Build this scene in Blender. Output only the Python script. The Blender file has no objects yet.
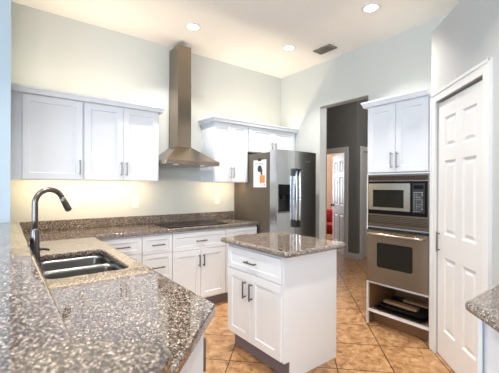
import bpy, bmesh, math, random
from mathutils import Vector, Matrix
random.seed(7)
S = bpy.context.scene
COL = S.collection
PI = math.pi

# ------------------------------------------------------------------ camera
cam_d = bpy.data.cameras.new('camera')
cam = bpy.data.objects.new('camera', cam_d); COL.objects.link(cam)
cam_d.sensor_width = 36.0
cam_d.lens = 321.5 / 499 * 36.0
cam_d.clip_start = 0.02
cam_d.dof.use_dof = True; cam_d.dof.focus_distance = 2.8; cam_d.dof.aperture_fstop = 5.0
YAW = math.radians(37.6)
cam.matrix_world = (Matrix.Translation((0, 0, 1.35)) @ Matrix.Rotation(-YAW, 4, 'Z')
                    @ Matrix.Rotation(PI / 2, 4, 'X') @ Matrix.Rotation(0.0045, 4, 'Z'))
S.camera = cam

# ------------------------------------------------------------------ world, exposure
W = bpy.data.worlds.new('sky'); S.world = W; W.use_nodes = True
bg = W.node_tree.nodes['Background']
bg.inputs[0].default_value = (0.75, 0.87, 1.0, 1)
bg.inputs[1].default_value = 2.0
vs = S.view_settings
vs.view_transform = 'Standard'; vs.look = 'None'; vs.gamma = 1.0; vs.use_curve_mapping = False
vs.exposure = -0.62
try:
    S.cycles.use_denoising = True
    S.cycles.max_bounces = 10; S.cycles.diffuse_bounces = 6; S.cycles.glossy_bounces = 4
    S.cycles.sample_clamp_indirect = 6
    S.cycles.caustics_reflective = False; S.cycles.caustics_refractive = False
except Exception:
    pass

def area(name, loc, direction, sx, sy, power, color, spread=PI):
    l = bpy.data.lights.new(name, 'AREA'); l.shape = 'RECTANGLE'; l.size = sx; l.size_y = sy
    l.energy = power; l.color = color; l.spread = spread
    o = bpy.data.objects.new(name, l); COL.objects.link(o); o.location = loc
    o.rotation_euler = Vector(direction).to_track_quat('-Z', 'Y').to_euler()
    return o

COOL = (0.78, 0.89, 1.0)
WARM = (1.0, 0.93, 0.83)
LEDC = (1.0, 0.81, 0.57)
# daylight in the openings of the living room behind the camera
area('daylight_side', (-2.85, 0.3, 1.40), (1, 0.1, -0.06), 3.6, 2.0, 235, (0.70, 0.85, 1.0))
area('daylight_rear', (-1.55, -4.35, 1.70), (0.25, 1, -0.10), 2.6, 1.7, 250, (0.86, 0.93, 1.0))
# light strips on top of and under the wall cabinets
CS = math.radians(172)
area('cove_strip', (0.70, 3.315, 2.150), (0, 0, 1), 1.20, 0.012, 8, LEDC, CS)
area('cove_strip', (2.72, 3.315, 2.150), (0, 0, 1), 1.34, 0.012, 8.5, LEDC, CS)
area('cove_strip', (2.862, 1.52, 2.150), (0, 0, 1), 0.012, 0.52, 1.6, LEDC, CS)
area('counter_strip', (0.70, 3.37, 1.385), (0, 0.80, -0.6), 1.15, 0.02, 8.5, (1.0, 0.74, 0.43))
area('counter_strip', (2.27, 3.37, 1.385), (0, 0.80, -0.6), 0.42, 0.02, 3.0, (1.0, 0.74, 0.43))

# ------------------------------------------------------------------ materials
MATS = {}
def mat(name, color, rough=0.5, metal=0.0, noise=0.0, nscale=40.0, bump=0.0, bscale=200.0, coat=0.0,
        emit=None, estr=0.0, stretch=None, spec=0.5):
    m = bpy.data.materials.new(name); m.use_nodes = True
    nt = m.node_tree; b = nt.nodes['Principled BSDF']
    b.inputs['Base Color'].default_value = (*color, 1)
    b.inputs['Roughness'].default_value = rough
    b.inputs['Metallic'].default_value = metal
    b.inputs['Specular IOR Level'].default_value = spec
    b.inputs['Coat Weight'].default_value = coat
    b.inputs['Coat Roughness'].default_value = 0.05
    if emit:
        b.inputs['Emission Color'].default_value = (*emit, 1)
        b.inputs['Emission Strength'].default_value = estr
    tc = nt.nodes.new('ShaderNodeNewGeometry')
    vec = tc.outputs['Position']
    if stretch:
        mp = nt.nodes.new('ShaderNodeMapping'); mp.inputs['Scale'].default_value = stretch
        nt.links.new(vec, mp.inputs['Vector']); vec = mp.outputs['Vector']
    if noise > 0:
        n = nt.nodes.new('ShaderNodeTexNoise'); n.inputs['Scale'].default_value = nscale
        n.inputs['Detail'].default_value = 4
        nt.links.new(vec, n.inputs['Vector'])
        mx = nt.nodes.new('ShaderNodeMix'); mx.data_type = 'RGBA'
        mx.inputs[6].default_value = (*[c * (1 - noise) for c in color], 1)
        mx.inputs[7].default_value = (*[min(1, c * (1 + noise)) for c in color], 1)
        nt.links.new(n.outputs['Fac'], mx.inputs[0]); nt.links.new(mx.outputs[2], b.inputs['Base Color'])
    if bump > 0:
        n2 = nt.nodes.new('ShaderNodeTexNoise'); n2.inputs['Scale'].default_value = bscale
        nt.links.new(vec, n2.inputs['Vector'])
        bp = nt.nodes.new('ShaderNodeBump'); bp.inputs['Strength'].default_value = bump
        bp.inputs['Distance'].default_value = 0.002
        nt.links.new(n2.outputs['Fac'], bp.inputs['Height']); nt.links.new(bp.outputs['Normal'], b.inputs['Normal'])
    MATS[name] = m
    return m

def granite(name='granite', rough=0.045, ior=2.2):
    m = bpy.data.materials.new(name); m.use_nodes = True
    nt = m.node_tree; b = nt.nodes['Principled BSDF']
    g = nt.nodes.new('ShaderNodeNewGeometry')
    wob = nt.nodes.new('ShaderNodeTexNoise'); wob.inputs['Scale'].default_value = 70
    nt.links.new(g.outputs['Position'], wob.inputs['Vector'])
    add = nt.nodes.new('ShaderNodeMix'); add.data_type = 'RGBA'; add.blend_type = 'LINEAR_LIGHT'
    add.inputs[0].default_value = 0.005
    nt.links.new(g.outputs['Position'], add.inputs[6]); nt.links.new(wob.outputs['Color'], add.inputs[7])
    v = nt.nodes.new('ShaderNodeTexVoronoi'); v.inputs['Scale'].default_value = 265
    nt.links.new(add.outputs[2], v.inputs['Vector'])
    sp = nt.nodes.new('ShaderNodeSeparateColor'); nt.links.new(v.outputs['Color'], sp.inputs[0])
    r = nt.nodes.new('ShaderNodeValToRGB'); r.color_ramp.interpolation = 'CONSTANT'
    el = r.color_ramp.elements
    stops = [(0.0, (0.018, 0.015, 0.013)), (0.18, (0.08, 0.064, 0.055)), (0.44, (0.185, 0.145, 0.122)),
             (0.64, (0.155, 0.145, 0.138)), (0.78, (0.36, 0.315, 0.28)), (0.92, (0.50, 0.455, 0.42))]
    el[0].position = stops[0][0]; el[0].color = (*stops[0][1], 1)
    el[1].position = stops[1][0]; el[1].color = (*stops[1][1], 1)
    for p, c in stops[2:]:
        e = el.new(p); e.color = (*c, 1)
    nt.links.new(sp.outputs[0], r.inputs[0])
    v2 = nt.nodes.new('ShaderNodeTexVoronoi'); v2.inputs['Scale'].default_value = 165
    nt.links.new(add.outputs[2], v2.inputs['Vector'])
    sp2 = nt.nodes.new('ShaderNodeSeparateColor'); nt.links.new(v2.outputs['Color'], sp2.inputs[0])
    r2_ = nt.nodes.new('ShaderNodeValToRGB'); r2_.color_ramp.interpolation = 'CONSTANT'
    e2 = r2_.color_ramp.elements
    e2[0].position = 0.0; e2[0].color = (0.32, 0.30, 0.29, 1); e2[1].position = 0.30; e2[1].color = (0.85, 0.78, 0.72, 1)
    q_ = e2.new(0.72); q_.color = (1.7, 1.6, 1.5, 1)
    nt.links.new(sp2.outputs[1], r2_.inputs[0])
    mm = nt.nodes.new('ShaderNodeMix'); mm.data_type = 'RGBA'; mm.blend_type = 'MULTIPLY'; mm.inputs[0].default_value = 0.75
    nt.links.new(r.outputs[0], mm.inputs[6]); nt.links.new(r2_.outputs[0], mm.inputs[7])
    n = nt.nodes.new('ShaderNodeTexNoise'); n.inputs['Scale'].default_value = 320; n.inputs['Detail'].default_value = 2
    nt.links.new(g.outputs['Position'], n.inputs['Vector'])
    mx = nt.nodes.new('ShaderNodeMix'); mx.data_type = 'RGBA'; mx.blend_type = 'OVERLAY'
    mx.inputs[0].default_value = 0.45
    nt.links.new(mm.outputs[2], mx.inputs[6]); nt.links.new(n.outputs['Fac'], mx.inputs[7])
    nt.links.new(mx.outputs[2], b.inputs['Base Color'])
    b.inputs['Roughness'].default_value = rough
    b.inputs['IOR'].default_value = ior
    MATS[name] = m

def tile():
    m = bpy.data.materials.new('floor_tile'); m.use_nodes = True
    nt = m.node_tree; b = nt.nodes['Principled BSDF']
    g = nt.nodes.new('ShaderNodeNewGeometry')
    mp = nt.nodes.new('ShaderNodeMapping'); mp.vector_type = 'POINT'
    mp.inputs['Rotation'].default_value = (0, 0, PI / 4)
    t = 0.575 / math.sqrt(2)
    # rotated frame: x = (X-Y)/sqrt2, y = (X+Y)/sqrt2 ; grout on X-Y = 0.488 and X+Y = 3.47
    mp.inputs['Location'].default_value = (-0.488 / math.sqrt(2) + 10 * t, -3.47 / math.sqrt(2) + 20 * t, 0)
    nt.links.new(g.outputs['Position'], mp.inputs['Vector'])
    br = nt.nodes.new('ShaderNodeTexBrick'); br.offset = 0; br.squash = 1
    br.inputs['Scale'].default_value = 1; br.inputs['Brick Width'].default_value = t
    br.inputs['Row Height'].default_value = t; br.inputs['Mortar Size'].default_value = 0.005
    br.inputs['Mortar Smooth'].default_value = 0.1
    br.inputs['Color1'].default_value = (0.9, 0.9, 0.9, 1); br.inputs['Color2'].default_value = (1.08, 1.05, 1.0, 1)
    br.inputs['Mortar'].default_value = (0.18, 0.165, 0.15, 1)
    nt.links.new(mp.outputs['Vector'], br.inputs['Vector'])
    n = nt.nodes.new('ShaderNodeTexNoise'); n.inputs['Scale'].default_value = 15; n.inputs['Detail'].default_value = 9
    n.inputs['Roughness'].default_value = 0.68; n.inputs['Distortion'].default_value = 0.6
    nt.links.new(g.outputs['Position'], n.inputs['Vector'])
    r = nt.nodes.new('ShaderNodeValToRGB'); el = r.color_ramp.elements
    el[0].position = 0.33; el[0].color = (0.175, 0.085, 0.036, 1)
    el[1].position = 0.68; el[1].color = (0.52, 0.345, 0.19, 1)
    e = el.new(0.5); e.color = (0.365, 0.20, 0.092, 1)
    nt.links.new(n.outputs['Fac'], r.inputs[0])
    mx = nt.nodes.new('ShaderNodeMix'); mx.data_type = 'RGBA'; mx.blend_type = 'MULTIPLY'; mx.inputs[0].default_value = 1
    nt.links.new(r.outputs[0], mx.inputs[6]); nt.links.new(br.outputs['Color'], mx.inputs[7])
    nt.links.new(mx.outputs[2], b.inputs['Base Color'])
    b.inputs['Roughness'].default_value = 0.33
    bp = nt.nodes.new('ShaderNodeBump'); bp.inputs['Strength'].default_value = 0.3; bp.inputs['Distance'].default_value = 0.003
    nt.links.new(n.outputs['Fac'], bp.inputs['Height']); nt.links.new(bp.outputs['Normal'], b.inputs['Normal'])
    MATS['floor_tile'] = m

def keypad():
    m = bpy.data.materials.new('keypad_print'); m.use_nodes = True
    b = m.node_tree.nodes['Principled BSDF']
    b.inputs['Base Color'].default_value = (0.75, 0.8, 0.85, 1); b.inputs['Roughness'].default_value = 0.4
    MATS['keypad_print'] = m

granite(); granite('granite_splash', 0.22, 1.5); tile(); keypad()
mat('wall_paint', (0.585, 0.61, 0.595), 0.75, noise=0.015, nscale=3, bump=0.08, bscale=150)
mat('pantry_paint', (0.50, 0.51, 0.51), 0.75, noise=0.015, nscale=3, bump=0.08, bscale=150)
mat('pier_blue_cast', (0.42, 0.52, 0.60), 0.7, noise=0.015, nscale=3, bump=0.08, bscale=150)  # blue cast of the window light is put into this wall colour
mat('ceiling_paint', (0.90, 0.87, 0.83), 0.85, noise=0.01, nscale=3, bump=0.08, bscale=120)
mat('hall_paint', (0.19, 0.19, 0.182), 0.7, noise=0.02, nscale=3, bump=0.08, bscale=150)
mat('bedroom_paint', (0.82, 0.70, 0.60), 0.8, noise=0.02, nscale=3)
mat('living_paint', (0.30, 0.27, 0.22), 0.8, noise=0.02, nscale=3)
mat('cabinet_white', (0.745, 0.775, 0.82), 0.32, noise=0.01, nscale=8)
mat('trim_white', (0.75, 0.75, 0.75), 0.38, noise=0.01, nscale=8)
mat('door_white', (0.72, 0.715, 0.715), 0.4, noise=0.01, nscale=8)
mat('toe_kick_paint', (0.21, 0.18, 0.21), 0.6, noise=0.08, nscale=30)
mat('nickel', (0.22, 0.19, 0.165), 0.33, 1.0, noise=0.05, nscale=80)
mat('satin_nickel', (0.42, 0.41, 0.40), 0.33, 1.0, noise=0.05, nscale=80)
mat('steel', (0.32, 0.265, 0.21), 0.22, 1.0, noise=0.06, nscale=14, stretch=(2, 2, 60))
mat('oven_steel', (0.32, 0.26, 0.20), 0.2, 1.0, noise=0.05, nscale=14, stretch=(2, 2, 60))
mat('fridge_steel', (0.70, 0.73, 0.77), 0.22, 1.0, noise=0.05, nscale=14, stretch=(60, 60, 1))
mat('microwave_steel', (0.56, 0.48, 0.40), 0.2, 1.0, noise=0.05, nscale=14, stretch=(2, 2, 60))
mat('handle_steel', (0.80, 0.82, 0.85), 0.18, 1.0, noise=0.03, nscale=30)
mat('fridge_side', (0.135, 0.11, 0.085), 0.42, 0.35, noise=0.05, nscale=20)
mat('sink_steel', (0.20, 0.20, 0.20), 0.3, 1.0, noise=0.05, nscale=30)
mat('faucet_metal', (0.17, 0.155, 0.15), 0.27, 1.0, noise=0.05, nscale=40)
mat('black_glass', (0.010, 0.010, 0.012), 0.10, spec=0.08, noise=0.1, nscale=10)
mat('dark_window', (0.016, 0.014, 0.011), 0.1, spec=0.18, noise=0.1, nscale=10)
mat('black_plastic', (0.015, 0.015, 0.016), 0.35, noise=0.1, nscale=30)
mat('ring_print', (0.05, 0.05, 0.052), 0.12, noise=0.05, nscale=30)
mat('louver_brown', (0.10, 0.06, 0.045), 0.4, 0.3, noise=0.1, nscale=30)
mat('plate_white', (0.85, 0.84, 0.80), 0.4, noise=0.01, nscale=30)
mat('slot_dark', (0.10, 0.09, 0.08), 0.6, noise=0.05, nscale=30)
mat('wood_raw', (0.24, 0.13, 0.06), 0.6, noise=0.2, nscale=12, stretch=(2, 12, 12))
mat('board_wood', (0.40, 0.26, 0.15), 0.5, noise=0.18, nscale=10, stretch=(12, 2, 12))
mat('pan_black', (0.02, 0.02, 0.023), 0.3, 0.4, noise=0.1, nscale=40)
mat('paper', (0.80, 0.82, 0.82), 0.5, noise=0.01, nscale=30)
mat('ink_dark', (0.03, 0.03, 0.04), 0.5, noise=0.05, nscale=30)
mat('ink_orange', (0.75, 0.28, 0.10), 0.5, noise=0.15, nscale=60)
mat('ink_grey', (0.35, 0.36, 0.38), 0.5, noise=0.05, nscale=30)
mat('red_fabric', (0.42, 0.012, 0.012), 0.75, noise=0.2, nscale=40, bump=0.3, bscale=300)
mat('wood_leg', (0.08, 0.035, 0.02), 0.4, noise=0.2, nscale=20)
mat('bronze', (0.05, 0.042, 0.038), 0.35, 0.8, noise=0.05, nscale=40)
mat('vent_dark', (0.22, 0.20, 0.17), 0.5, noise=0.05, nscale=30)
mat('lamp_glow', (1, 0.95, 0.88), 0.5, noise=0.01, emit=(1.0, 0.90, 0.72), estr=9)
mat('hood_lamp', (1, 0.95, 0.88), 0.5, noise=0.01, emit=(1.0, 0.93, 0.80), estr=1.2)

# ------------------------------------------------------------------ helpers
def link(name, me, m, parent=None, loc=None):
    o = bpy.data.objects.new(name, me); COL.objects.link(o)
    if m and not me.materials: me.materials.append(MATS[m])
    if parent: o.parent = parent
    if loc: o.location = loc
    return o

def mesh(bm, smooth=False):
    bmesh.ops.recalc_face_normals(bm, faces=bm.faces)
    me = bpy.data.meshes.new('mesh'); bm.to_mesh(me); bm.free()
    if smooth:
        for p in me.polygons: p.use_smooth = True
    return me

def obj(name, bm, m, parent=None, smooth=False):
    return link(name, mesh(bm, smooth), m, parent)

def box(bm, x0, x1, y0, y1, z0, z1, bev=0.0):
    r = bmesh.ops.create_cube(bm, size=1)
    vs_ = r['verts']
    for v in vs_:
        v.co = Vector((x0 + (v.co.x + .5) * (x1 - x0), y0 + (v.co.y + .5) * (y1 - y0), z0 + (v.co.z + .5) * (z1 - z0)))
    if bev > 0:
        es = list({e for v in vs_ for e in v.link_edges})
        bmesh.ops.bevel(bm, geom=es, offset=bev, segments=2, affect='EDGES', profile=0.5)

def boxes(*bs, bev=0.0):
    bm = bmesh.new()
    for b in bs: box(bm, *b, bev=bev)
    return bm

def prism(pts, z0, z1, bm=None):
    bm = bm or bmesh.new()
    a = [bm.verts.new((x, y, z0)) for x, y in pts]; b = [bm.verts.new((x, y, z1)) for x, y in pts]
    bm.faces.new(a); bm.faces.new(b)
    n = len(pts)
    for i in range(n): bm.faces.new((a[i], a[(i + 1) % n], b[(i + 1) % n], b[i]))
    return bm

def tube(bm, pts, rad, n=16, caps=True):
    pts = [Vector(p) for p in pts]
    rads = rad if isinstance(rad, (list, tuple)) else [rad] * len(pts)
    rings = []; up = None
    for i, p in enumerate(pts):
        d = (pts[min(i + 1, len(pts) - 1)] - pts[max(i - 1, 0)]).normalized()
        if up is None:
            up = Vector((0, 0, 1)) if abs(d.z) < 0.9 else Vector((0, 1, 0))
        s = d.cross(up).normalized(); up = s.cross(d).normalized()
        rings.append([bm.verts.new(p + rads[i] * (math.cos(2 * PI * k / n) * s + math.sin(2 * PI * k / n) * up)) for k in range(n)])
    for a, b in zip(rings, rings[1:]):
        for k in range(n): bm.faces.new((a[k], a[(k + 1) % n], b[(k + 1) % n], b[k]))
    if caps: bm.faces.new(rings[0]); bm.faces.new(rings[-1])

def lathe(bm, prof, cx=0, cy=0, n=32, flip=False):
    rings = []
    for r, z in prof:
        if r < 1e-6: rings.append([bm.verts.new((cx, cy, z))])
        else: rings.append([bm.verts.new((cx + r * math.cos(2 * PI * k / n), cy + r * math.sin(2 * PI * k / n), z)) for k in range(n)])
    for a, b in zip(rings, rings[1:]):
        if len(a) == 1 and len(b) == 1: continue
        for k in range(n):
            k2 = (k + 1) % n
            if len(a) == 1: bm.faces.new((a[0], b[k], b[k2]))
            elif len(b) == 1: bm.faces.new((a[k], a[k2], b[0]))
            else: bm.faces.new((a[k], a[k2], b[k2], b[k]))

def rounded(pts, radii, n=6):
    out = []; N = len(pts)
    for i in range(N):
        r = radii[i] if isinstance(radii, (list, tuple)) else radii
        p = Vector(pts[i]); a = Vector(pts[i - 1]); b = Vector(pts[(i + 1) % N])
        if r <= 0: out.append(tuple(p)); continue
        u = (a - p).normalized(); v = (b - p).normalized()
        ang = u.angle(v); t = r / math.tan(ang / 2)
        c = p + (u + v).normalized() * (r / math.sin(ang / 2))
        s0 = p + u * t - c; s1 = p + v * t - c
        a0 = math.atan2(s0.y, s0.x); a1 = math.atan2(s1.y, s1.x)
        d = (a1 - a0 + PI) % (2 * PI) - PI
        for k in range(n + 1):
            aa = a0 + d * k / n
            out.append((c.x + r * math.cos(aa), c.y + r * math.sin(aa)))
    return out

def slab(loops, z0, z1, bev):
    """flat slab with rounded edges from closed outlines (the later ones are holes)"""
    cu = bpy.data.curves.new('c', 'CURVE'); cu.dimensions = '2D'; cu.fill_mode = 'BOTH'
    for lp in loops:
        s = cu.splines.new('POLY'); s.points.add(len(lp) - 1); s.use_cyclic_u = True
        for p, q in zip(s.points, lp): p.co = (q[0], q[1], 0, 1)
    cu.extrude = (z1 - z0) / 2 - bev; cu.bevel_depth = bev; cu.bevel_resolution = 3; cu.offset = -bev
    o = bpy.data.objects.new('c', cu); COL.objects.link(o)
    dg = bpy.context.evaluated_depsgraph_get(); dg.update()
    me = bpy.data.meshes.new_from_object(o.evaluated_get(dg))
    bpy.data.objects.remove(o); bpy.data.curves.remove(cu)
    me.materials.clear()
    for v in me.vertices: v.co.z += (z0 + z1) / 2
    return me

def thing(name, label, cat, loc=(0, 0, 0), rz=0.0, group=None):
    o = bpy.data.objects.new(name, None); COL.objects.link(o)
    o.location = loc; o.rotation_euler = (0, 0, rz); o.empty_display_size = 0.1
    return tag(o, label, cat, group)

def tag(o, label, cat, group=None):
    o['label'] = label; o['category'] = cat
    if group: o['group'] = group
    return o

def struct(name, bm, m, parent=None, label=None):
    o = obj(name, bm, m, parent) if isinstance(bm, bmesh.types.BMesh) else link(name, bm, m, parent)
    if not parent: o['kind'] = 'structure'
    if label: o['label'] = label
    return o

# shaker front: local x along width, front towards -y, back face at y = 0
def shaker(x0, x1, z0, z1, t=0.02, w=0.058, d=0.009):
    bm = bmesh.new()
    def loop(i, y): return [bm.verts.new(c) for c in ((x0 + i, y, z0 + i), (x1 - i, y, z0 + i), (x1 - i, y, z1 - i), (x0 + i, y, z1 - i))]
    ls = [loop(0, -0.0008), loop(0, -t + 0.0025), loop(0.0025, -t), loop(w, -t), loop(w + 0.004, -t + d)]
    for a, b in zip(ls, ls[1:]):
        for k in range(4): bm.faces.new((a[k], a[(k + 1) % 4], b[(k + 1) % 4], b[k]))
    bm.faces.new(ls[0]); bm.faces.new(ls[-1])
    return bm

PULLS = {}
def pull(parent, x, z, L=0.13, vertical=True, m='nickel', y=-0.02):
    key = (L, vertical, m)
    if key not in PULLS:
        bm = bmesh.new(); h = L / 2; r = 0.0055
        if vertical:
            box(bm, -r, r, -0.036, -0.026, -h, h, bev=0.0015)
            for s in (-1, 1): box(bm, -0.0045, 0.0045, -0.028, 0.0, s * (h - 0.014) - 0.0045, s * (h - 0.014) + 0.0045)
        else:
            box(bm, -h, h, -0.036, -0.026, -r, r, bev=0.0015)
            for s in (-1, 1): box(bm, s * (h - 0.014) - 0.0045, s * (h - 0.014) + 0.0045, -0.028, 0.0, -0.0045, 0.0045)
        me = mesh(bm); me.materials.append(MATS[m]); PULLS[key] = me
    o = bpy.data.objects.new('handle', PULLS[key]); COL.objects.link(o); o.parent = parent
    o.location = (x, y, z)
    return o

def door_part(root, x0, x1, z0, z1, hx=None, hz=None, L=0.13, m='nickel', w=0.058):
    o = obj('door', shaker(x0, x1, z0, z1, w=w), 'cabinet_white', root)
    if hx is not None: pull(o, hx, hz, L, True, m)
    return o

def drawer_part(root, x0, x1, z0, z1, L=0.13, w=0.04, handle=True):
    o = obj('drawer', shaker(x0, x1, z0, z1, w=w), 'cabinet_white', root)
    if handle: pull(o, (x0 + x1) / 2, (z0 + z1) / 2, L, False)
    return o

# ------------------------------------------------------------------ the room shell
YW, XW, ZC = 3.65, 3.42, 3.025
struct('floor', boxes((-4.6, 9.5, -4.6, 6.6, -0.05, 0.0)), 'floor_tile')
struct('ceiling', boxes((-4.6, 9.5, -4.6, 6.6, ZC, ZC + 0.08)), 'ceiling_paint')
struct('wall_back', boxes((0.05, XW + 0.13, YW, YW + 0.12, 0, ZC)), 'wall_paint')
# right wall with the hall opening (Y 2.15..2.88, 2.435 high)
struct('wall_right', boxes((XW, XW + 0.13, 2.88, YW, 0, ZC), (XW, XW + 0.13, 2.15, 2.88, 2.435, ZC),
                           (XW, XW + 0.13, -4.6, 2.15, 0, ZC)), 'wall_paint')
# the wall end beside the bar
struct('wall_left', boxes((-4.6, 0.05, 3.0, 3.77, 0, ZC)), 'pier_blue_cast')
# pantry closet in the corner, its front at 45 degrees on X - Y = 1.66, open plant shelf on top
PC = 1.66
r2 = math.sqrt(0.5)
pz = 2.662
def onp(s, off=0.0):   # point on the pantry front, s metres along from the cabinet corner towards the camera, off metres out of it
    return (2.88 - s * r2 - off * r2, 1.22 - s * r2 + off * r2)
D0, D1, DH = 0.105, 0.762, 2.045
def pantry_box(s0, s1, z0, z1, o0, o1):
    return prism([onp(s0, o0), onp(s1, o0), onp(s1, o1), onp(s0, o1)], z0, z1)
pb = bmesh.new()
for s0, s1, z0, z1 in ((0.0, D0, 0, pz), (D1, 2.1, 0, pz), (D0, D1, DH, pz)):
    prism([onp(s0, 0), onp(s1, 0), onp(s1, -0.1), onp(s0, -0.1)], z0, z1, pb)
wp = struct('wall_pantry', pb, 'pantry_paint')
mr = Matrix.Translation((2.88, 1.22, 0)) @ Matrix.Rotation(math.radians(-135), 4, 'Z')
wp.data.transform(mr.inverted()); wp.matrix_world = mr
struct('wall_pantry_side', prism([(2.88, 1.22), (XW, 1.22), (XW, 1.12), (2.98, 1.12), onp(0, -0.1)], 0, pz), 'pantry_paint')
tp = prism([(2.87, 1.08), (XW, 1.12), (XW, -0.9), onp(2.1, -0.1), onp(0.07, -0.1)], pz - 0.06, pz - 0.005)
struct('trim_1', tp, 'pantry_paint')
# pantry casing
bm = bmesh.new()
CW = 0.075
for a0, a1, z0, z1 in ((D0 - CW, D0, 0, DH + CW), (D1, D1 + CW, 0, DH + CW), (D0, D1, DH, DH + CW)):
    prism([onp(a0, 0.0), onp(a1, 0.0), onp(a1, 0.014), onp(a0, 0.014)], z0, z1, bm)
for a0, a1, z0, z1 in ((D0 - CW, D0 - CW + 0.02, 0, DH + CW), (D1 + CW - 0.02, D1 + CW, 0, DH + CW), (D0 - CW, D1 + CW, DH + CW - 0.02, DH + CW)):
    prism([onp(a0, 0.014), onp(a1, 0.014), onp(a1, 0.02), onp(a0, 0.02)], z0, z1, bm)
struct('trim_2', bm, 'trim_white')
bm = pantry_box(D1 + CW, 2.1, 0, 0.09, 0, 0.012)
struct('baseboard_pantry', bm, 'trim_white')

def panel_door(w, h, t, both=True):
    """six panel door slab, local x 0..w, front at y = -t, z 0..h"""
    st, ms = 0.11 * w / 0.7, 0.10 * w / 0.7
    pw = (w - 2 * st - ms) / 2
    xs = [0, st, st + pw, st + pw + ms, st + 2 * pw + ms, w]
    k = h / 2.03
    zs = [0, 0.22 * k, 0.80 * k, 0.98 * k, 1.56 * k, 1.66 * k, 1.90 * k, h]
    bm = bmesh.new()
    def side(y, sgn):
        for i in range(5):
            for j in range(7):
                x0, x1, z0, z1 = xs[i], xs[i + 1], zs[j], zs[j + 1]
                def lp(a, dy): return [bm.verts.new(c) for c in ((x0 + a, y + sgn * dy, z0 + a), (x1 - a, y + sgn * dy, z0 + a), (x1 - a, y + sgn * dy, z1 - a), (x0 + a, y + sgn * dy, z1 - a))]
                if i in (1, 3) and j in (1, 3, 5):
                    ls = [lp(0, 0), lp(0.012, 0.009), lp(0.022, 0.010), lp(0.044, 0.003)]
                    for a, b in zip(ls, ls[1:]):
                        for q in range(4): bm.faces.new((a[q], a[(q + 1) % 4], b[(q + 1) % 4], b[q]))
                    bm.faces.new(ls[-1])
                else: bm.faces.new(lp(0, 0))
    side(-t, 1)
    if both: side(0, -1)
    else: bm.faces.new([bm.verts.new(c) for c in ((0, 0, 0), (w, 0, 0), (w, 0, h), (0, 0, h))])
    for (xa, za), (xb, zb) in (((0, 0), (w, 0)), ((w, 0), (w, h)), ((w, h), (0, h)), ((0, h), (0, 0))):
        bm.faces.new([bm.verts.new(c) for c in ((xa, -t, za), (xb, -t, zb), (xb, 0, zb), (xa, 0, za))])
    bmesh.ops.remove_doubles(bm, verts=bm.verts, dist=1e-5)
    return bm
dw = D1 - D0
d1 = link('door_1', mesh(panel_door(dw - 0.012, DH - 0.030, 0.035)), 'door_white')
d1['kind'] = 'structure'; d1['label'] = 'white six panel pantry door set in the angled wall'
px, py = onp(D0 + 0.007, -0.045)
d1.location = (px, py, 0.010); d1.rotation_euler = (0, 0, math.radians(-135))
hb = bmesh.new()
box(hb, 0.024, 0.034, -0.062, -0.054, 0.825, 0.985, bev=0.002)
for z in (0.84, 0.97): box(hb, 0.025, 0.033, -0.056, -0.035, z - 0.004, z + 0.004)
obj('door_handle', hb, 'nickel', d1)
# added dark sheet behind the door leaf, colours its gap as shade
bm = prism([onp(D0, -0.06), onp(D1, -0.06), onp(D1, -0.095), onp(D0, -0.095)], 0, DH)
struct('door_gap_shade', bm, 'slot_dark')

# hall: grey walls, the corner, the bedroom beyond
HX, HY = 5.21, 3.51
DY0, DY1, BH = 3.775, 4.56, 2.03
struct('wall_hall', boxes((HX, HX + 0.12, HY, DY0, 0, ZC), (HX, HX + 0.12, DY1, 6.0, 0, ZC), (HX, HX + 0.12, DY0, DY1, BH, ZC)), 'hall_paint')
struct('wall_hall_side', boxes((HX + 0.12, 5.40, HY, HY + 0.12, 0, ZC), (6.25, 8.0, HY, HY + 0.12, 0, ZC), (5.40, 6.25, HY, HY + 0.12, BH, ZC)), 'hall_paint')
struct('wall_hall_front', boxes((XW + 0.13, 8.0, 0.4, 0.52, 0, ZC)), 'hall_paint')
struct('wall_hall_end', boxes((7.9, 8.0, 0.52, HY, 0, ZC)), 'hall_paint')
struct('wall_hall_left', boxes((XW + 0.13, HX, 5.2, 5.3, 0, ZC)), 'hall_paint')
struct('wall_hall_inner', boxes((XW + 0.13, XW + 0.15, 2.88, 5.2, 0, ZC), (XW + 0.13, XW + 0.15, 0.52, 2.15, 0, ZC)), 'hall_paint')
def casing(axis, a0, a1, h, c, sgn, w=0.085, t=0.016):
    bm = bmesh.new()
    for p, q, z0, z1 in ((a0 - w, a0, 0, h + w), (a1, a1 + w, 0, h + w), (a0, a1, h, h + w)):
        lo, hi = sorted((c, c + sgn * t))
        if axis == 'Y': box(bm, lo, hi, p, q, z0, z1)
        else: box(bm, p, q, lo, hi, z0, z1)
    return bm
struct('trim_4', casing('Y', DY0, DY1, BH, HX, -1), 'trim_white')
struct('trim_5', casing('X', 5.40, 6.25, BH, HY, -1), 'trim_white')
bm = boxes((HX, HX + 0.12, DY0, DY0 + 0.012, 0, BH), (HX, HX + 0.12, DY1 - 0.012, DY1, 0, BH), (HX, HX + 0.12, DY0 + 0.012, DY1 - 0.012, BH - 0.012, BH))
struct('trim_6', bm, 'trim_white')
struct('baseboard_hall', boxes((HX - 0.013, HX, HY - 0.013, DY0 - 0.085, 0, 0.11), (HX, 5.315, HY - 0.013, HY, 0, 0.11)), 'trim_white')
d3 = link('door_3', mesh(panel_door(0.83, BH - 0.02, 0.035)), 'door_white')
d3['kind'] = 'structure'; d3['label'] = 'closed white panel door round the hall corner'
d3.location = (5.41, HY + 0.06, 0.008)
d2 = link('door_2', mesh(panel_door(0.75, BH - 0.03, 0.035)), 'door_white')
d2['kind'] = 'structure'; d2['label'] = 'white six panel bedroom door standing half open'
ang = math.atan2(0.63, 0.42)
d2.location = (HX + 0.125, DY0 + 0.035, 0.01); d2.rotation_euler = (0, 0, ang + PI)
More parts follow.
